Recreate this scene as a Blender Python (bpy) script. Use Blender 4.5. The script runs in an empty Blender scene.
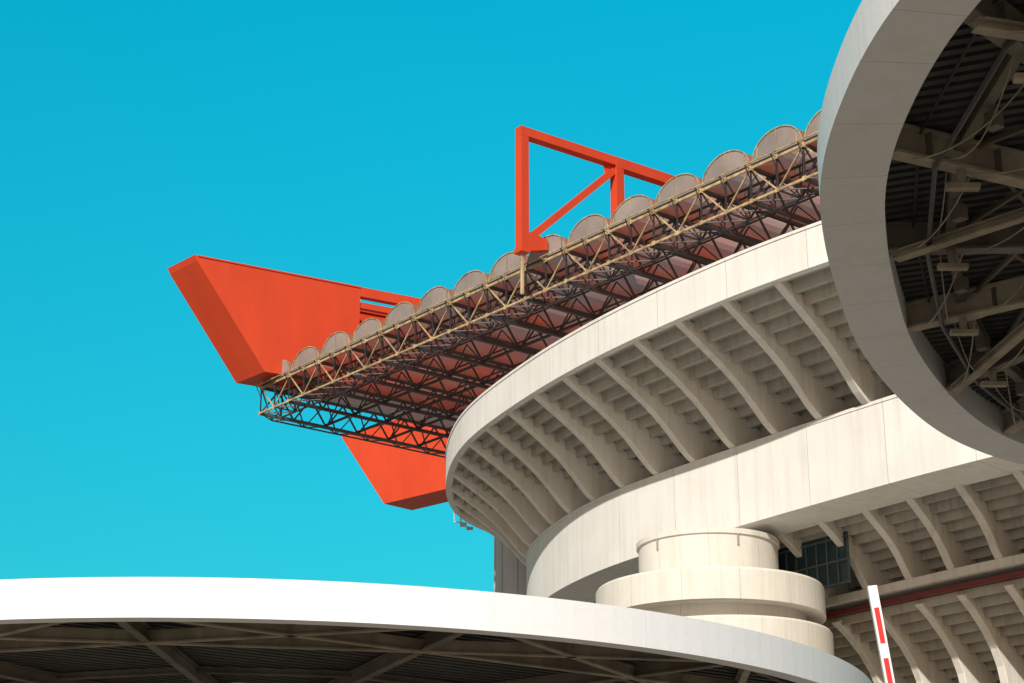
import bpy, math, random
from mathutils import Vector
random.seed(7)
EYE = 1.7          # all "H" heights in the survey are measured above eye level
scene = bpy.context.scene
scene.view_settings.view_transform = 'Standard'
scene.view_settings.look = 'None'
scene.view_settings.exposure = 0
AZ=196; EL=31
sd=Vector((math.sin(math.radians(AZ))*math.cos(math.radians(EL)),math.cos(math.radians(AZ))*math.cos(math.radians(EL)),math.sin(math.radians(EL))))

# ---------------------------------------------------------------- materials
def newmat(name):
    m = bpy.data.materials.new(name); m.use_nodes = True
    nt = m.node_tree
    return m, nt, nt.nodes['Principled BSDF']
def N(nt, t, **kw):
    n = nt.nodes.new(t)
    for k, v in kw.items(): setattr(n, k, v)
    return n
def mathn(nt, op, a, b=None):
    n = N(nt, 'ShaderNodeMath', operation=op)
    for i, x in enumerate((a, b)):
        if x is None: continue
        if isinstance(x, (int, float)): n.inputs[i].default_value = x
        else: nt.links.new(x, n.inputs[i])
    return n.outputs[0]
def mixc(nt, fac, a, b, mode='MIX'):
    n = N(nt, 'ShaderNodeMixRGB', blend_type=mode)
    for i, x in enumerate((fac, a, b)):
        if isinstance(x, (int, float)): n.inputs[i].default_value = x
        elif isinstance(x, tuple): n.inputs[i].default_value = (*x, 1)
        else: nt.links.new(x, n.inputs[i])
    return n.outputs[0]
def noise(nt, scale, vec=None, detail=6, rough=.6, mp=None):
    n = N(nt, 'ShaderNodeTexNoise'); n.inputs['Scale'].default_value = scale
    n.inputs['Detail'].default_value = detail; n.inputs['Roughness'].default_value = rough
    tc = N(nt, 'ShaderNodeTexCoord'); v = tc.outputs['Object']
    if mp:
        m = N(nt, 'ShaderNodeMapping'); m.inputs['Scale'].default_value = mp
        nt.links.new(v, m.inputs[0]); v = m.outputs[0]
    nt.links.new(v, n.inputs['Vector']); return n.outputs['Fac']
def ramp(nt, fac, lo, hi):
    n = N(nt, 'ShaderNodeMapRange'); n.inputs[1].default_value = lo; n.inputs[2].default_value = hi
    nt.links.new(fac, n.inputs[0]); return n.outputs[0]

def concrete(name, col, dirt, joints=0, stain=.5, rough=.85, jw=.006, jd=.7):
    m, nt, b = newmat(name)
    patch = ramp(nt, noise(nt, .35), .35, .7)
    streak = ramp(nt, noise(nt, 1.0, mp=(1.6, 1.6, .10), detail=8, rough=.65), .48, .75)
    fine = noise(nt, 9, detail=3)
    c = mixc(nt, mathn(nt, 'MULTIPLY', patch, stain*.5), col, dirt)
    c = mixc(nt, mathn(nt, 'MULTIPLY', streak, stain), c, dirt)
    c = mixc(nt, .12, c, mixc(nt, fine, (.2,.2,.2), (1,1,1)), 'MULTIPLY')
    if joints:
        uv = N(nt, 'ShaderNodeUVMap'); sx = N(nt, 'ShaderNodeSeparateXYZ')
        nt.links.new(uv.outputs[0], sx.inputs[0])
        fr = mathn(nt, 'FRACT', mathn(nt, 'DIVIDE', sx.outputs[0], joints))
        j = mathn(nt, 'LESS_THAN', fr, jw)
        wn = N(nt, 'ShaderNodeTexWhiteNoise', noise_dimensions='1D')
        nt.links.new(mathn(nt, 'FLOOR', mathn(nt, 'DIVIDE', sx.outputs[0], joints)), wn.inputs['W'])
        c = mixc(nt, mathn(nt, 'MULTIPLY', wn.outputs['Value'], .22*jd), c, dirt)
        c = mixc(nt, mathn(nt, 'MULTIPLY', j, jd), c, (.16,.14,.12))
    nt.links.new(c, b.inputs['Base Color']); b.inputs['Roughness'].default_value = rough
    bp = N(nt, 'ShaderNodeBump'); bp.inputs['Strength'].default_value = .25; bp.inputs['Distance'].default_value = .03
    nt.links.new(noise(nt, 4, detail=8), bp.inputs['Height']); nt.links.new(bp.outputs[0], b.inputs['Normal'])
    return m
def paint(name, col, col2, rough=.5, metal=0, sc=.5, amt=.6):
    m, nt, b = newmat(name)
    f = ramp(nt, noise(nt, sc, detail=8, mp=(1, 1, .35)), .35, .75)
    nt.links.new(mixc(nt, mathn(nt, 'MULTIPLY', f, amt), col, col2), b.inputs['Base Color'])
    b.inputs['Roughness'].default_value = rough; b.inputs['Metallic'].default_value = metal
    return m
M_par = concrete('parapet_concrete', (.77,.755,.725), (.50,.465,.41), joints=6.0, stain=.48, jd=.6)
M_rib = concrete('rib_concrete', (.73,.70,.645), (.42,.37,.30), stain=.55)
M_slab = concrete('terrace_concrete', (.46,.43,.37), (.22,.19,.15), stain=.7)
M_tower = concrete('ramp_concrete', (.72,.69,.63), (.46,.41,.33), joints=3.4, stain=.5, jd=.7)
M_shaft = concrete('shaft_concrete', (.50,.53,.56), (.36,.37,.38), stain=.5)
M_white = concrete('canopy_white_panel', (.86,.87,.90), (.76,.76,.77), joints=4.8, stain=.2, rough=.6, jw=.003, jd=.2)
M_white2 = concrete('canopy_grey_panel', (.82,.82,.82), (.62,.59,.55), joints=2.2, stain=.35, rough=.6, jw=.006, jd=.55)
M_red = paint('red_paint', (.61,.056,.012), (.46,.038,.010), .55)
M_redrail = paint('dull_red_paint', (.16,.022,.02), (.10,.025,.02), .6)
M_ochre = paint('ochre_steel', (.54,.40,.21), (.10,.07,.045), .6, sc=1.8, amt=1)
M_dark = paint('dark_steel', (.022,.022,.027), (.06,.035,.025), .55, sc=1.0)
M_teal = paint('tealgrey_steel', (.07,.10,.11), (.05,.05,.05), .5, sc=1.0)
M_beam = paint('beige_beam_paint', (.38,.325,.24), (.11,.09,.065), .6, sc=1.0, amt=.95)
M_beamA = paint('dark_beam_paint', (.17,.145,.11), (.065,.057,.045), .6, sc=.8, amt=.9)  # darker tone of the beige beam paint
M_deck = paint('corrugated_deck', (.07,.068,.065), (.035,.032,.030), .6, sc=.8)
M_wht = paint('white_paint', (.8,.8,.8), (.7,.7,.68), .4)
M_rd2 = paint('stripe_red', (.7,.02,.02), (.6,.02,.02), .4)
M_glass = paint('dark_glazing', (.012,.03,.036), (.02,.05,.06), .12)
def glazing(name, c1, c2, dif):
    m, nt, b = newmat(name)
    out = nt.nodes['Material Output']
    f = ramp(nt, noise(nt, .25, detail=5), .35, .65)
    c = mixc(nt, f, c1, c2)
    tr = N(nt, 'ShaderNodeBsdfTranslucent'); nt.links.new(c, tr.inputs[0])
    nt.links.new(c, b.inputs['Base Color']); b.inputs['Roughness'].default_value = .35
    mx = N(nt, 'ShaderNodeMixShader'); mx.inputs[0].default_value = dif
    nt.links.new(tr.outputs[0], mx.inputs[1]); nt.links.new(b.outputs[0], mx.inputs[2])
    nt.links.new(mx.outputs[0], out.inputs[0]); return m
M_poly = glazing('polycarbonate', (.85,.36,.26), (.70,.48,.42), .18)
M_gable = glazing('gable_polycarbonate', (.46,.42,.39), (.33,.30,.28), .55)

# ---------------------------------------------------------------- mesh helpers
class MB:
    def __init__(s): s.v=[]; s.f=[]; s.uv={}
    def quad(s, pts, uv=None):
        n=len(s.v); s.v += [tuple(p) for p in pts]; s.f.append(tuple(range(n,n+len(pts))))
        if uv: s.uv[len(s.f)-1]=uv
    def beam(s, p, q, w, h, up=Vector((0,0,1))):
        p=Vector(p); q=Vector(q); d=(q-p)
        if d.length<1e-6: return
        d.normalize()
        if abs(d.dot(up))>.98: up=Vector((.77,.64,0))
        x=d.cross(up).normalized()*w/2; y=x.cross(d).normalized()*h/2
        n=len(s.v)
        for a in (p,q):
            for sx,sy in ((-1,-1),(1,-1),(1,1),(-1,1)): s.v.append(tuple(a+x*sx+y*sy))
        s.f += [(n,n+3,n+2,n+1),(n+4,n+5,n+6,n+7)]+[(n+i,n+(i+1)%4,n+4+(i+1)%4,n+4+i) for i in range(4)]
    def ibeam(s, p, q, w, h, t=.05):
        p=Vector(p); q=Vector(q); u=Vector((0,0,1))
        s.beam(p,q,t,h-2*t-.004)
        s.beam(p+u*(h-t)/2,q+u*(h-t)/2,w,t); s.beam(p-u*(h-t)/2,q-u*(h-t)/2,w,t)
    def tube(s, p, q, r, n=8):
        p=Vector(p); q=Vector(q); d=(q-p).normalized()
        a=d.orthogonal().normalized(); b=d.cross(a); k=len(s.v)
        for c in (p,q):
            for i in range(n):
                t=2*math.pi*i/n; s.v.append(tuple(c+(a*math.cos(t)+b*math.sin(t))*r))
        s.f += [(k+i,k+(i+1)%n,k+n+(i+1)%n,k+n+i) for i in range(n)]
        s.f += [tuple(k+i for i in range(n))[::-1], tuple(k+n+i for i in range(n))]
    def cable(s,p,q,sag,r,n=10):
        p=Vector(p); q=Vector(q); last=p
        for i in range(1,n+1):
            t=i/n; c=p.lerp(q,t)-Vector((0,0,sag*4*t*(1-t))); s.tube(last,c,r,5); last=c
    def prism(s, poly, vec):
        poly=[Vector(p) for p in poly]; vec=Vector(vec); n=len(poly); k=len(s.v)
        s.v += [tuple(p) for p in poly]+[tuple(p+vec) for p in poly]
        s.f += [tuple(range(k,k+n))[::-1], tuple(range(k+n,k+2*n))]
        s.f += [(k+i,k+(i+1)%n,k+n+(i+1)%n,k+n+i) for i in range(n)]
    def make(s, name, mat, parent=None, smooth=False, bevel=0):
        me=bpy.data.meshes.new(name); me.from_pydata(s.v,[],s.f)
        if s.uv:
            l=me.uv_layers.new(name='UVMap')
            for i,u in s.uv.items():
                for j,li in enumerate(me.polygons[i].loop_indices): l.data[li].uv=u[j]
        me.materials.append(mat); me.update()
        if smooth:
            for p in me.polygons: p.use_smooth=True
        o=bpy.data.objects.new(name,me); scene.collection.objects.link(o)
        if bevel:
            b=o.modifiers.new('bevel','BEVEL'); b.width=bevel; b.segments=1; b.limit_method='ANGLE'; b.angle_limit=math.radians(50)
        if parent: o.parent=parent
        return o
def empty(name):
    o=bpy.data.objects.new(name,None); scene.collection.objects.link(o); return o
def Z(x,y,H): return (x,y,H+EYE)

def catmull(pts, step, closed=False):
    pts=[Vector(p) for p in pts]; n=len(pts); out=[]
    rng = range(n) if closed else range(n-1)
    for i in rng:
        if closed: a,b,c,d=(pts[(i+k)%n] for k in (-1,0,1,2))
        else:
            b,c=pts[i],pts[i+1]; a=pts[i-1] if i>0 else b*2-c; d=pts[i+2] if i+2<n else c*2-b
        m=max(2,int((c-b).length/step))
        for j in range(m):
            t=j/m
            out.append(.5*((2*b)+(c-a)*t+(2*a-5*b+4*c-d)*t*t+(3*b-3*c+d-a)*t**3))
    if not closed: out.append(pts[-1])
    return out
def smooth_curve(c, it, closed=False):
    for _ in range(it):
        n=len(c)
        c=[(c[(i-1)%n]+c[i]*2+c[(i+1)%n])/4 if (closed or 0<i<n-1) else c[i] for i in range(n)]
    return c
def resample(c, step, closed=False):
    if closed: c=c+[c[0]]
    L=[0]
    for i in range(1,len(c)): L.append(L[-1]+(c[i]-c[i-1]).length)
    n=max(3,int(round(L[-1]/step))); out=[]; j=0
    for k in range(n+(0 if closed else 1)):
        s=L[-1]*k/n
        while j<len(L)-2 and L[j+1]<s: j+=1
        t=(s-L[j])/max(1e-9,L[j+1]-L[j]); out.append(c[j].lerp(c[j+1],t))
    return out
def sweep(base, dirs, prof, closed_curve=False, closed_prof=True):
    mb=MB(); n=len(base); k=len(prof); acc=[0]
    for i in range(1,n+1): acc.append(acc[-1]+(base[i%n]-base[i-1]).length)
    P=[[Z(*(base[i]+dirs[i]*o),h) for o,h in prof] for i in range(n)]
    for i in range(n if closed_curve else n-1):
        A,B=P[i],P[(i+1)%n]; vv=0
        for j in range(k if closed_prof else k-1):
            jj=(j+1)%k; dv=math.hypot(prof[jj][0]-prof[j][0],prof[jj][1]-prof[j][1])
            mb.quad((A[j],B[j],B[jj],A[jj]),((acc[i],vv),(acc[i+1],vv),(acc[i+1],vv+dv),(acc[i],vv+dv)))
            vv+=dv
    if not closed_curve and closed_prof:
        mb.quad(P[0]); mb.quad(P[-1][::-1])
    return mb

# ================================================================ STADIUM
stadium = empty('football_stadium')
Tp=[(44,67),(36,73.2),(30,78.2),(25.2,82.5),(21,86.6),(16.9,90.7),(13.0,95.0),(7.8,102.0),(3.1,109.6),(-.8,117.7),(-3.5,124.6),(-4.9,132),(-5.3,140.0),(-4.4,146.5),(-1.6,152.2),(4,157.0),(11,160.5),(19,163)]
Tl=[(56,68),(44,76),(36,82),(30,87.3),(25.2,92.4),(21.2,97.3),(16.2,104.0),(11.7,110.2),(6.0,118.8),(2.5,128.1),(.9,136.1),(1.4,141.5),(3.6,146.4),(8.0,150.4),(13.5,153.2),(21,156)]
cp=resample(smooth_curve(resample(catmull(Tp,1),1.0),14),1.0)
cl=resample(smooth_curve(resample(catmull(Tl,1),1.0),14),1.0)
def hit(p,d):
    best=None
    for i in range(len(cl)-1):
        a=cl[i]; e=cl[i+1]-a; den=d.x*e.y-d.y*e.x
        if abs(den)<1e-9: continue
        w=a-p; t=(w.x*e.y-w.y*e.x)/den; u=(w.x*d.y-w.y*d.x)/den
        if -.001<=u<=1.001 and 0<t<16 and (best is None or t<best): best=t
    return best
outp=[];dirs=[];lens=[]
for i in range(1,len(cp)-1):
    t=(cp[i+1]-cp[i-1]).normalized(); n=Vector((t.y,-t.x))
    h=hit(cp[i],n)
    if h is None: continue
    outp.append(cp[i]); dirs.append(n); lens.append(h)
for _ in range(12):
    lens=[(lens[max(0,i-1)]+2*lens[i]+lens[min(len(lens)-1,i+1)])/4 for i in range(len(lens))]
low=[outp[i]+dirs[i]*lens[i] for i in range(len(outp))]
NS=len(outp)
sweep(outp,dirs,[(0,37.55),(0,40),(.5,40),(.5,37.55)]).make('parapet_band',M_par,stadium)
sweep(outp,dirs,[(-.06,39.86),(-.06,40.04),(.56,40.04),(.56,39.86)]).make('parapet_coping',M_par,stadium)
def terrace(a0,h0,a1,h1,n,basec,wid=None):
    mb=MB(); rows=[]
    for k in range(n):
        o0=a0+(a1-a0)*k/n; do=(a1-a0)/n; H0=h0+(h1-h0)*k/n; H1=h0+(h1-h0)*(k+1)/n; dh=H0-H1
        rows += [(o0,H0),(o0+do*.03,H1-dh*.12),(o0+do*.30,H1-dh*.12),(o0+do*.33,H1+dh*.42),(o0+do*.999,H1+dh*.30)]
    rows.append((a1,h1))
    P=[[Z(*(basec[i]+dirs[i]*(o*(wid[i] if wid else 1))),h) for o,h in rows] for i in range(NS)]
    for i in range(NS-1):
        for j in range(len(rows)-1): mb.quad((P[i][j],P[i+1][j],P[i+1][j+1],P[i][j+1]))
    return mb
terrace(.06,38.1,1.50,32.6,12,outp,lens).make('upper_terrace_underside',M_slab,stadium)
sweep(low,dirs,[(0,27),(0,32),(3.6,32),(3.6,31.5),(.5,31.5),(.5,27.4),(3.7,27.4),(3.7,27)]).make('middle_gallery_band',M_par,stadium)
sweep(low,dirs,[(-.05,31.82),(-.05,32.02),(.3,32.02),(.3,31.82)]).make('gallery_band_lip',M_par,stadium)
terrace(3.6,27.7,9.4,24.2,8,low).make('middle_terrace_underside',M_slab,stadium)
sweep(low,dirs,[(7.0,22.9),(7.0,23.4),(9.6,23.4),(9.6,22.9)]).make('lower_gallery_band',M_rib,stadium)
sweep(low,dirs,[(9.3,23.41),(9.3,24.4),(9.5,24.4),(9.5,23.41)]).make('gallery_upstand',M_slab,stadium)
sweep(low,dirs,[(8.5,22.1),(8.5,22.9),(8.7,22.9),(8.7,22.1)]).make('gallery_shadow_strip',M_dark,stadium)  # dark strip standing in for the shadow gap under the gallery band
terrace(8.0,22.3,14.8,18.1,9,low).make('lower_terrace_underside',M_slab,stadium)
sweep(low,dirs,[(12.6,-EYE),(12.6,17.0),(14.9,17.0),(14.9,-EYE)]).make('base_wall',M_rib,stadium)
sweep(low,dirs,[(14.5,17.01),(14.5,18.3),(14.7,18.3),(14.7,17.01)]).make('base_upstand',M_slab,stadium)
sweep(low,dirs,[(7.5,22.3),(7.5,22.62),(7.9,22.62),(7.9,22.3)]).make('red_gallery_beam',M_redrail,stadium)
sweep(outp,dirs,[(.505,38.3),(.505,39.6),(14,39.6),(14,39.4),(2.0,38.7)]).make('top_terrace_deck',M_rib,stadium)
rib=MB()
arc=[0]
for i in range(1,NS): arc.append(arc[-1]+(outp[i]-outp[i-1]).length)
def at(s):
    for i in range(NS-1):
        if arc[i]<=s<=arc[i+1]:
            t=(s-arc[i])/(arc[i+1]-arc[i])
            return outp[i].lerp(outp[i+1],t),dirs[i].lerp(dirs[i+1],t).normalized(),lens[i]*(1-t)+lens[i+1]*t
s=2.1
while s<arc[-1]:
    p,d,L=at(s); tg=Vector((-d.y,d.x)); th=.54
    def fin(base,prof,scale=1):
        rib.prism([Z(*(base+d*(t*scale)-tg*th/2),h) for t,h in prof],(tg.x*th,tg.y*th,0))
    fin(p,[(.45/L,38.1),(.03,37.56),(.12,37.15),(.25,36.52),(.38,35.9),(.50,35.28),(.60,34.7),(.69,34.1),(.77,33.5),(.84,32.95),(.90,32.5),(.95,32.2),(.985,32.03),(1.44,32.01),(1.42,32.8),(.6,36.2)],L)
    q=p+d*L
    fin(q,[(3.3,27.0),(4.3,26.3),(5.2,25.6),(5.8,25.0),(6.2,24.5),(6.55,23.95),(6.95,23.39),(9.2,23.38),(9.3,24.3),(3.9,27.5)])
    fin(q,[(7.6,21.95),(8.7,21.2),(9.8,20.2),(10.6,19.2),(11.1,18.2),(11.4,17.0),(11.5,15.0),(12.7,15.0),(14.4,18.2),(8.3,22.25)])
    s+=4.05
rib.make('cantilever_ribs',M_rib,stadium,bevel=.04)
gz=MB(); gf=MB()
idx=[i for i in range(NS) if 12.6<low[i].x<16.6]
for i in idx[:-1]:
    a=low[i]+dirs[i]*5.0; b=low[i+1]+dirs[i+1]*5.0
    gz.quad((Z(*a,23.4),Z(*b,23.4),Z(*b,26.6),Z(*a,26.6)))
    gf.beam(Z(*(a-dirs[i]*.04),23.4),Z(*(a-dirs[i]*.04),26.4),.09,.09)
    for h in (23.5,24.9,26.3): gf.beam(Z(*(a-dirs[i]*.05),h),Z(*(b-dirs[i]*.05),h),.08,.1)
gz.make('lobby_glazing',M_glass,stadium); gf.make('lobby_window_frames',M_teal,stadium)
br=MB()
for dx,dy,dh in ((0,0,0),(.5,1.1,-.1)):
    x,y=-4.75+dx,144.2+dy
    br.tube(Z(x,y,37.7),Z(x,y,36.7+dh),.05); br.tube(Z(x,y,36.7+dh),Z(x+.7,y-.2,36.6+dh),.05)
    br.beam(Z(x+.5,y-.2,36.45+dh),Z(x+1.0,y-.3,36.45+dh),.3,.22)
br.make('parapet_lamp_brackets',M_shaft,stadium)

def lathe(prof,cx,cy,n=72,caps=True):
    mb=MB(); R=max(r for r,_ in prof)
    for i in range(n):
        a=2*math.pi*i/n; b=2*math.pi*(i+1)/n; v=0
        for j in range(len(prof)-1):
            (r0,h0),(r1,h1)=prof[j],prof[j+1]; dv=math.hypot(r1-r0,h1-h0)
            pts=[Z(cx+r0*math.cos(a),cy+r0*math.sin(a),h0),Z(cx+r0*math.cos(b),cy+r0*math.sin(b),h0),Z(cx+r1*math.cos(b),cy+r1*math.sin(b),h1),Z(cx+r1*math.cos(a),cy+r1*math.sin(a),h1)]
            mb.quad(pts,((a*R,v),(b*R,v),(b*R,v+dv),(a*R,v+dv))); v+=dv
    return mb
SX,SY=2.8,156.8
mb=lathe([(4.3,-EYE),(4.3,39),(0,39)],SX,SY)
for k in range(14):
    a=2*math.pi*k/14+.1; mb.beam(Z(SX+4.33*math.cos(a),SY+4.33*math.sin(a),-EYE),Z(SX+4.33*math.cos(a),SY+4.33*math.sin(a),38.9),.12,.12)
mb.make('corner_shaft',M_shaft,stadium)

# ---------------------------------------------------------------- roof
C=Vector((-21.9,149.3)); L=Vector((.642,-.766)); W=Vector((.79,.613)); PER=4.46; NA=20; RW=27.0; HT=50.0; HB=47.7
def R(s_,w,H): return Z(*(C+L*s_+W*w),H)
och=MB(); drk=MB(); tea=MB()
ns=NA*2; hp=PER/2
for w,mbx,th in ((0,och,.14),(2.1,drk,.12)):
    for k in range(NA):
        s0=k*PER
        mbx.beam(R(s0,w,HT),R(s0+PER,w,HT),th,th*1.3); mbx.beam(R(s0,w,HB),R(s0+PER,w,HB),th,th)
        for hseg in range(2):
            a=s0+hseg*hp
            drk.beam(R(a,w,HT),R(a,w,HB),th*.7,th*.7)
            if hseg==0: mbx.beam(R(a,w,HT),R(a+hp,w,HB),th*.65,th*.65)
            else: mbx.beam(R(a,w,HB),R(a+hp,w,HT),th*.65,th*.65)
for k in range(ns+1):
    drk.beam(R(k*hp,0,HB),R(k*hp,2.1,HB),.1,.1); drk.beam(R(k*hp,0,HT),R(k*hp,2.1,HB),.09,.09)
    if k<ns: drk.beam(R(k*hp,0,HB),R(k*hp+hp,2.1,HB),.08,.08); drk.beam(R(k*hp,2.1,HB),R(k*hp+hp,0,HT),.08,.08)
for k in range(ns+1):
    och.beam(R(k*hp-.16,-.09,HT),R(k*hp+.16,-.09,HT),.02,.34); och.beam(R(k*hp-.16,-.09,HB),R(k*hp+.16,-.09,HB),.02,.3)
och.beam(R(0,-.55,HT+.1),R(NA*PER,-.55,HT+.1),.07,.07)
for k in range(ns+1): och.beam(R(k*hp,-.55,HT+.1),R(k*hp,0,HT),.06,.06); drk.beam(R(k*hp,-.55,HT+.1),R(k*hp,0,HT-.9),.05,.05)
nw=8; dw=RW/nw
for k in range(NA+1):
    s0=k*PER; mbx=tea if k==0 else drk
    mbx.beam(R(s0,0,HT+.02),R(s0,RW,HT+.02),.22,.24); mbx.beam(R(s0,0,HB-.02),R(s0,RW,HB-.02),.26,.26)
    for j in range(nw):
        a=j*dw
        mbx.beam(R(s0,a,HB),R(s0,a+dw/2,HT),.13,.13); mbx.beam(R(s0,a+dw/2,HT),R(s0,a+dw,HB),.13,.13)
for j in range(2,nw+1):
    w=j*dw; mbx=drk
    mbx.beam(R(0,w,HB+.2),R(NA*PER,w,HB+.2),.18,.18)
    for k in range(NA):
        s0=k*PER
        if j%2==0:
            mbx.beam(R(s0,w,HB),R(s0+hp,w,HT),.09,.09); mbx.beam(R(s0+hp,w,HT),R(s0+PER,w,HB),.09,.09)
for j in range(nw+1):
    w=j*dw; drk.beam(R(0,w,HT+.2),R(NA*PER,w,HT+.2),.09,.12)
for j in range(nw):
    a=j*dw
    tea.beam(R(-.9,a+dw/2,HB-.1),R(0,a,HT),.1,.1); tea.beam(R(-.9,a+dw/2,HB-.1),R(0,a+dw,HT),.1,.1)
    tea.beam(R(-.9,a+dw/2,HB-.1),R(0,a,HB),.08,.08); tea.beam(R(-.9,a+dw/2,HB-.1),R(0,a+dw,HB),.08,.08)
    if j<nw-1: tea.beam(R(-.9,a+dw/2,HB-.1),R(-.9,a+dw*1.5,HB-.1),.12,.12)
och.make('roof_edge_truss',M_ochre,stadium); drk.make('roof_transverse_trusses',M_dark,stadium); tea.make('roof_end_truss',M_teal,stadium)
va=MB(); ga=MB(); rim=MB(); RISE=1.85; na=14
for k in range(NA):
    s0=k*PER+.10; s1=(k+1)*PER-.10; prof=[]
    rz=RISE*random.uniform(.93,1.04)
    for i in range(na+1):
        t=math.pi*i/na; prof.append(((s0+s1)/2-(s1-s0)/2*math.cos(t), HT+.15+rz*math.sin(t)**.9))
    wst=.06 if k>0 else .25
    for i in range(na):
        (a,h),(b,g)=prof[i],prof[i+1]
        nseg=7
        for q in range(nseg):
            wa=wst+(RW-wst)*q/nseg; wb=wst+(RW-wst)*(q+1)/nseg-.05
            va.quad((R(a,wa,h),R(b,wa,g),R(b,wb,g),R(a,wb,h)))
        for wq in [wst]+[wst+(RW-wst)*q/7 for q in range(1,8)]:
            rim.beam(R(a,wq,h+.02),R(b,wq,g+.02),.06,.06)
    m=((s0+s1)/2,HT+.15)
    for i in range(na):
        (a,h),(b,g)=prof[i],prof[i+1]
        ga.quad((R(m[0],.1,m[1]),R(a,.1,h),R(b,.1,g)))
        if i in (3,7,11): rim.beam(R(a,.05,m[1]),R(a,.05,h),.035,.035)
va.make('roof_vault_panels',M_poly,stadium); ga.make('roof_vault_gables',M_gable,stadium); rim.make('roof_vault_rims',M_ochre,stadium)

# ---------------------------------------------------------------- red girders
def girder(name,tip,d,wv,ht,hb,bev,solid,total):
    d=Vector(d).normalized(); wv=Vector(wv); width=wv.length; pr=wv.normalized()
    tip=Vector(tip); mb=MB()
    def G(a,h,o=0): return Z(*(tip+d*a+pr*o),h)
    mb.prism([G(0,ht),G(.25,ht-.5),G(bev,hb),G(solid,hb),G(solid,ht)],(wv.x,wv.y,0))
    for o in (.35,width-.35):
        mb.beam(G(solid,ht-.45,o),G(total,ht-.45,o),.7,.9)
        mb.beam(G(solid,ht-1.75,o),G(total,ht-1.75,o),.5,.45)
        mb.beam(G(solid,hb+1.8,o),G(total,hb+1.8,o),.7,.9)
        a=solid+5.5
        while a<total:
            mb.beam(G(a,hb+2.2,o),G(a,ht-.9,o),.6,.6); a+=8
    mb.prism([G(solid+.002,ht-2.2,width-.5),G(solid+5.4,ht-2.2,width-.5),G(solid+5.4,ht-.05,width-.5),G(solid+.002,ht-.05,width-.5)],(pr.x*.2,pr.y*.2,0))
    mb.beam(G(.3,ht-.06,-.04),G(solid,ht-.06,-.04),.08,.14)
    return mb.make(name,M_red,stadium)
girder('red_box_girder_1',(-27.3,143.0),(.877,.48),(-2.9,3.1),60,50.5,6.9,15.6,60)
girder('red_box_girder_2',(-19.4,196.0),(.75,-.66),(2.9,2.8),60,50.7,7.2,60,62)
fr=MB(); d=Vector((.81,.586)).normalized(); p0=Vector((.45,118.8)); pr=Vector((-d.y,d.x))
def F(a,h,o=0): return Z(*(p0+d*a+pr*o),h)
fr.beam(F(.35,50.4),F(.35,60),.72,.7)
fr.beam(F(0,60.0-.35,-.004),F(9.0,60-.35,-.004),.72,.7)
fr.beam(F(9.0,60-.42,-.004),F(60,60-.42,-.004),.75,.84)
fr.beam(F(.6,51.0),F(8.9,58.9),.5,.5)
fr.beam(F(9.3,51.9),F(9.3,59.3),.75,.75)
a=17
while a<58: fr.beam(F(a,52),F(a,59.3),.7,.7); a+=8.5
fr.prism([F(.7,50.2,-.35),F(2.4,50.7,-.35),F(2.4,51.5,-.35),F(.7,51.7,-.35)],(pr.x*.7,pr.y*.7,0))
fr.prism([F(8.0,59.3,-.02),F(8.95,59.3,-.02),F(8.95,58.2,-.02),F(8.2,58.4,-.02)],(pr.x*.1,pr.y*.1,0))
fr.beam(F(-.06,50.2),F(.75,50.2),.95,.35)
fr.make('red_end_frame',M_red,stadium)
pl=MB(); pl.tube(F(.35,50.1),F(.35,46.9),.15); pl.make('frame_stub_column',M_ochre,stadium)

# ================================================================ RAMP TOWER
tower=empty('spiral_ramp_tower'); cx,cy=12.15,109.4
lathe([(4.3,20),(4.3,26.0),(4.42,26.08),(4.42,26.4),(4.2,26.46),(0,26.46)],cx,cy,96).make('top_drum',M_tower,tower,False)
lathe([(4.3,21.7),(6.9,21.5),(7.0,21.55),(7.0,23.3),(6.9,23.45),(6.6,23.45),(6.6,23.0),(4.3,23.0)],cx,cy,96).make('upper_ramp_ring',M_tower,tower)
lathe([(5.6,18.0),(5.6,21.75)],cx+.2,cy).make('inner_core',M_tower,tower)
lathe([(4.3,18.9),(6.75,18.7),(6.85,18.75),(6.85,20.5),(6.75,20.65),(4.3,20.65)],cx+.5,cy,96).make('lower_ramp_ring',M_tower,tower)
lathe([(5.0,-EYE),(5.0,18.9)],cx,cy).make('shaft',M_tower,tower)
for h in (15.5,12.5,9.5,6.5):
    lathe([(4.8,h),(6.8,h-.1),(6.8,h+1.7),(4.8,h+1.7)],cx+.3,cy).make('ramp_ring_%d'%int(h),M_tower,tower)
mb=MB()
for aa in (-2.45,-1.25): 
    mb.tube(Z(cx+4.36*math.cos(aa),cy+4.36*math.sin(aa),25.4),Z(cx+4.36*math.cos(aa),cy+4.36*math.sin(aa),26.1),.06)
mb.make('downpipes',M_tower,tower)

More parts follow.
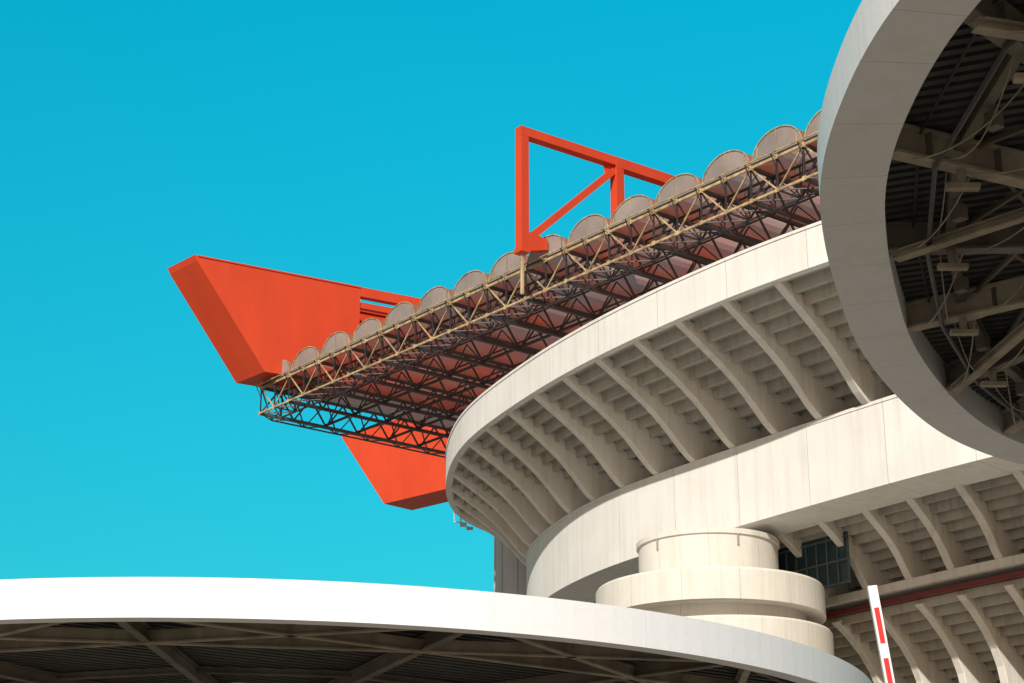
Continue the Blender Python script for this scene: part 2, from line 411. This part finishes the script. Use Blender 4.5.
# ================================================================ CANOPY A (foreground left)
def ring_canopy(name,outer,wid,h0,h1,mat):
    e=empty(name)
    n=len(outer); dr=[]
    for i in range(n):
        t=(outer[(i+1)%n]-outer[i-1]).normalized(); dr.append(Vector((-t.y,t.x)))
    sweep(outer,dr,[(0,h0),(0,h1),(.25,h1+.05),(wid,h1+.05),(wid,h0)],True).make('fascia_ring',mat,e)
    return e,dr
ca=Vector((-9.4,67.7)); RA=22.5
outA=[ca+Vector((math.cos(2*math.pi*i/220),math.sin(2*math.pi*i/220)))*RA for i in range(220)]
canA,_=ring_canopy('circular_canopy',outA,.55,9.02,10.06,M_white)
mb=MB()
y=-RA+.4; step=.22; k=0
while y<RA-.4:
    half=math.sqrt(max(0,(RA-.45)**2-y*y)); y2=y+step; half2=math.sqrt(max(0,(RA-.45)**2-y2*y2)) if y2<RA-.45 else 0
    z0=9.82+(.07 if k%2 else 0)
    a=Vector((.80,.6)); b=Vector((-.6,.8))
    def Q(u,v,z): return Z(*(ca+a*u+b*v),z)
    hh=min(half,half2)
    mb.quad((Q(-hh,y,z0),Q(hh,y,z0),Q(hh,y2,z0),Q(-hh,y2,z0)))
    mb.quad((Q(-hh,y2,9.82),Q(hh,y2,9.82),Q(hh,y2,9.89),Q(-hh,y2,9.89)))
    y=y2;k+=1
mb.make('corrugated_deck',M_deck,canA)
mb=lathe([(0,10.08),(RA-.5,10.08),(RA-.5,9.95),(0,9.95)],ca.x,ca.y); mb.make('roof_sheet',M_white,canA)
mb=MB(); mb2=MB(); nn=14
nodes=[ca+Vector((math.cos(math.radians(-92.7)+2*math.pi*i/nn),math.sin(math.radians(-92.7)+2*math.pi*i/nn)))*(RA-.6) for i in range(nn)]
for i in range(nn):
    hh=9.44+ (i%2)*.006
    mb.ibeam(Z(*nodes[i],hh),Z(*nodes[(i+3)%nn],hh),.22,.36)
    mb2.ibeam(Z(*nodes[i],9.52),Z(*ca,9.52),.26,.42)
    mb2.ibeam(Z(*nodes[i].lerp(ca,.05),9.66),Z(*nodes[(i+1)%nn].lerp(ca,.05),9.66),.18,.2)
    for t in (.25,.5): mb2.ibeam(Z(*nodes[i].lerp(ca,t),9.66),Z(*nodes[(i+1)%nn].lerp(ca,t),9.66),.16,.2)
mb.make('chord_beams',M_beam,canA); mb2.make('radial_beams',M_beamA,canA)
mb=lathe([(1.1,-EYE),(1.1,9.8)],ca.x,ca.y)
for i in range(7):
    a=2*math.pi*i/7+.3; p=ca+Vector((math.cos(a),math.sin(a)))*10.5
    mb.tube(Z(*p,-EYE),Z(*p,9.3),.3,16)
mb.make('columns',M_rib,canA)

# ================================================================ CANOPY B (right, overhead)
Bp=[(5.65,24.2),(5.5,26),(5.48,28.2),(5.68,30.4),(6.0,32),(6.45,33.9),(7.05,36),(7.85,38.6),(8.95,41.2),(10.15,43.6),(11.5,45.8),(13,47.5),(14.6,48.8),(17,49.7),(20,49.2),(23,46.6),(25.2,41.5),(26,34),(25.3,26.5),(22.8,20.5),(19,17),(15,15.6),(11,16.2),(8,18.4),(6.4,21.2)]
cb=resample(smooth_curve(resample(catmull(Bp,.5,True),.5,True),6,True),.4,True)
cb=cb[::-1]
canB,dB=ring_canopy('circular_canopy.001',cb,1.2,14.0,14.9,M_white2)
ctr=Vector((15.5,33)); inner=[cb[i]+dB[i]*1.18 for i in range(len(cb))]
mb=MB(); 
def inside_span(v,curve,a,b,o):
    xs=[]
    for i in range(len(curve)):
        p=curve[i]-o; q=curve[(i+1)%len(curve)]-o
        pv,qv=p.dot(b),q.dot(b)
        if (pv-v)*(qv-v)<0:
            t=(v-pv)/(qv-pv); xs.append(p.dot(a)*(1-t)+q.dot(a)*t)
    return (min(xs),max(xs)) if len(xs)>=2 else None
a=Vector((.93,-.36)); b=Vector((.36,.93)); v=-20; k=0
while v<20:
    sp=inside_span(v+.08,cb,a,b,ctr)
    if sp:
        z0=14.76+(.07 if k%2 else 0)
        def Q(u,vv,z): return Z(*(ctr+a*u+b*vv),z)
        mb.quad((Q(sp[0]+.3,v,z0),Q(sp[1]-.3,v,z0),Q(sp[1]-.3,v+.16,z0),Q(sp[0]+.3,v+.16,z0)))
        mb.quad((Q(sp[0]+.3,v+.16,14.76),Q(sp[1]-.3,v+.16,14.76),Q(sp[1]-.3,v+.16,14.83),Q(sp[0]+.3,v+.16,14.83)))
    v+=.16;k+=1
mb.make('corrugated_deck',M_deck,canB)
mb=MB(); mb2=MB(); pp=MB(); cbl=MB(); n=len(cb); NR=18
for i in range(NR):
    p=inner[int(i*n/NR)]; q=p.lerp(ctr,.93)
    (mb if i%2 else mb2).ibeam(Z(*p,14.35),Z(*q,14.35),.32,.6,.06)
    p2=inner[int((i+1)*n/NR)%n]
    for t,hh in ((.16,14.55),(.42,14.53),(.66,14.53)):
        mb2.ibeam(Z(*p.lerp(ctr,t),hh),Z(*p2.lerp(ctr,t),hh),.2,.28,.04)
    m=p.lerp(ctr,.16); mb.beam(Z(*m,14.05),Z(*m,13.75),.12,.12)
    mb.beam(Z(*(m+Vector((.3,0))),13.72),Z(*(m-Vector((.3,0))),13.72),.18,.1)
    pp.tube(Z(*p.lerp(ctr,.10),14.0),Z(*p2.lerp(ctr,.10),14.0),.05)
    pp.tube(Z(*p.lerp(ctr,.07),14.6),Z(*p2.lerp(ctr,.07),14.6),.03)
    if i%2==0: mb.ibeam(Z(*p.lerp(ctr,.02),13.97),Z(*p2.lerp(ctr,.42),13.97),.22,.2,.04)
    mb2.beam(Z(*p.lerp(ctr,.2),14.6),Z(*p2.lerp(ctr,.4),14.6),.09,.09); mb2.beam(Z(*p2.lerp(ctr,.2),14.64),Z(*p.lerp(ctr,.4),14.64),.09,.09)
    for t in (.08,.24,.34):
        g=p.lerp(ctr,t); mb2.beam(Z(*g,14.12),Z(*g,14.6),.34,.03)
    g=p.lerp(p2,.45).lerp(ctr,.17); mb2.beam(Z(*g,14.3),Z(*g,14.0),.25,.2)
    cbl.cable(Z(*p.lerp(ctr,.05),14.05),Z(*p2.lerp(ctr,.2),14.3),random.uniform(.15,.5),.015)
    cbl.cable(Z(*p.lerp(ctr,.16),14.0),Z(*p2.lerp(ctr,.42),14.35),random.uniform(.2,.5),.015)
    cbl.cable(Z(*p.lerp(ctr,.12),14.25),Z(*p2.lerp(ctr,.13),14.25),random.uniform(.25,.7),.012)
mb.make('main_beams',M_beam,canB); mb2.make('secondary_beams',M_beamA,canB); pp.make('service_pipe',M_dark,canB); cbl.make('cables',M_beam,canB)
mb=lathe([(1.2,-EYE),(1.2,14.6)],ctr.x,ctr.y); mb.make('central_column',M_rib,canB)
mb=MB()
for x,y in ((20,24),(20,41)): mb.tube(Z(x,y,-EYE),Z(x,y,14.1),.3,16)
mb.make('columns',M_rib,canB)
me=MB(); me.quad([Z(*(cb[i]+dB[i]*.3),14.98) for i in range(n)]); me.make('roof_sheet',M_white2,canB)

# ================================================================ BOOM BARRIER
bb=empty('boom_barrier')
mb=MB(); top=Vector((3.04,15.0,4.96)); piv=Vector((3.50,15.0,.95))
dv=(top-piv)
mb.beam(piv,top,.078,.05,Vector((0,1,0))); mb.make('arm',M_wht,bb)
mb=MB()
for i in range(9):
    t0=.03+i*.106
    mb.beam(piv+dv*t0,piv+dv*(t0+.075),.042,.056,Vector((0,1,0)))
mb.make('arm_red_stripes',M_rd2,bb)
mb=MB(); mb.beam((3.58,15.12,0.12),(3.58,15.12,1.1),.36,.30); mb.beam((3.58,15.12,0),(3.58,15.12,.12),.5,.44); mb.beam((3.58,15.12,1.1),(3.58,15.12,1.16),.4,.34)
mb.tube((3.50,14.9,.95),(3.50,15.1,.95),.09,12); mb.make('cabinet',M_rd2,bb)

# ================================================================ GROUND
mb=MB(); mb.quad(((-1500,-600,0),(1500,-600,0),(1500,3000,0),(-1500,3000,0)))
M_gr=concrete('paving', (.27,.23,.185), (.18,.155,.125), stain=.5); mb.make('ground',M_gr)
mb=MB(); mb.quad(((-1.5,-40,.004),(6.5,-40,.004),(6.5,42,.004),(-1.5,42,.004)))
mb.make('road',paint('asphalt',(.05,.05,.05),(.07,.065,.06),.9))
mb=MB()
for y in range(-38,40,6): mb.quad(((2.43,y,.008),(2.57,y,.008),(2.57,y+3,.008),(2.43,y+3,.008)))
mb.make('road_marking',M_wht)
mb=MB()
for x in (-1.6,6.6): mb.beam((x,-40,.06),(x,42,.06),.2,.13)
mb.make('kerb',M_shaft)

# ================================================================ LIGHT
sl=bpy.data.lights.new('sun','SUN'); sl.energy=5.0; sl.angle=math.radians(.5); sl.color=(1,.945,.86)
so=bpy.data.objects.new('sun',sl); scene.collection.objects.link(so); so.rotation_euler=sd.to_track_quat('Z','Y').to_euler(); so.location=(0,-30,60)
w=bpy.data.worlds.new('World'); scene.world=w; w.use_nodes=True; nt=w.node_tree
bg=nt.nodes['Background']; sk=nt.nodes.new('ShaderNodeTexSky'); sk.sky_type='NISHITA'; sk.sun_disc=False
sk.sun_elevation=math.radians(EL); sk.sun_rotation=math.radians(AZ); sk.dust_density=1; sk.air_density=1
# teal tint away from the sun; unseen sun side warmed to neutralise shadow fill
tc=nt.nodes.new('ShaderNodeTexCoord'); dt=nt.nodes.new('ShaderNodeVectorMath'); dt.operation='DOT_PRODUCT'; dt.inputs[1].default_value=sd
nt.links.new(tc.outputs['Generated'],dt.inputs[0])
mr=nt.nodes.new('ShaderNodeMapRange'); mr.interpolation_type='SMOOTHSTEP'; mr.inputs[1].default_value=-.3; mr.inputs[2].default_value=.5; nt.links.new(dt.outputs['Value'],mr.inputs[0])
sp=nt.nodes.new('ShaderNodeSeparateXYZ'); nt.links.new(tc.outputs['Generated'],sp.inputs[0])
mz=nt.nodes.new('ShaderNodeMapRange'); mz.inputs[1].default_value=.12; mz.inputs[2].default_value=.52; nt.links.new(sp.outputs['Z'],mz.inputs[0])
lowt=nt.nodes.new('ShaderNodeMixRGB'); lowt.inputs[1].default_value=(.12,1.08,.96,1); lowt.inputs[2].default_value=(.02,2.25,2.0,1); nt.links.new(mz.outputs[0],lowt.inputs[0])
mx=nt.nodes.new('ShaderNodeMixRGB'); nt.links.new(lowt.outputs[0],mx.inputs[1]); mx.inputs[2].default_value=(.74,.56,.41,1); nt.links.new(mr.outputs[0],mx.inputs[0])
vm=nt.nodes.new('ShaderNodeVectorMath'); vm.operation='MULTIPLY'
nt.links.new(sk.outputs[0],vm.inputs[0]); nt.links.new(mx.outputs[0],vm.inputs[1]); nt.links.new(vm.outputs[0],bg.inputs[0]); bg.inputs[1].default_value=.1

# ================================================================ CAMERA
cam=bpy.data.cameras.new('camera'); co=bpy.data.objects.new('camera',cam); scene.collection.objects.link(co)
co.location=(0,0,EYE); co.rotation_euler=(math.radians(110),0,0); cam.lens=36*1800/1024; cam.sensor_width=36; cam.clip_end=6000; cam.clip_start=.1
scene.camera=co
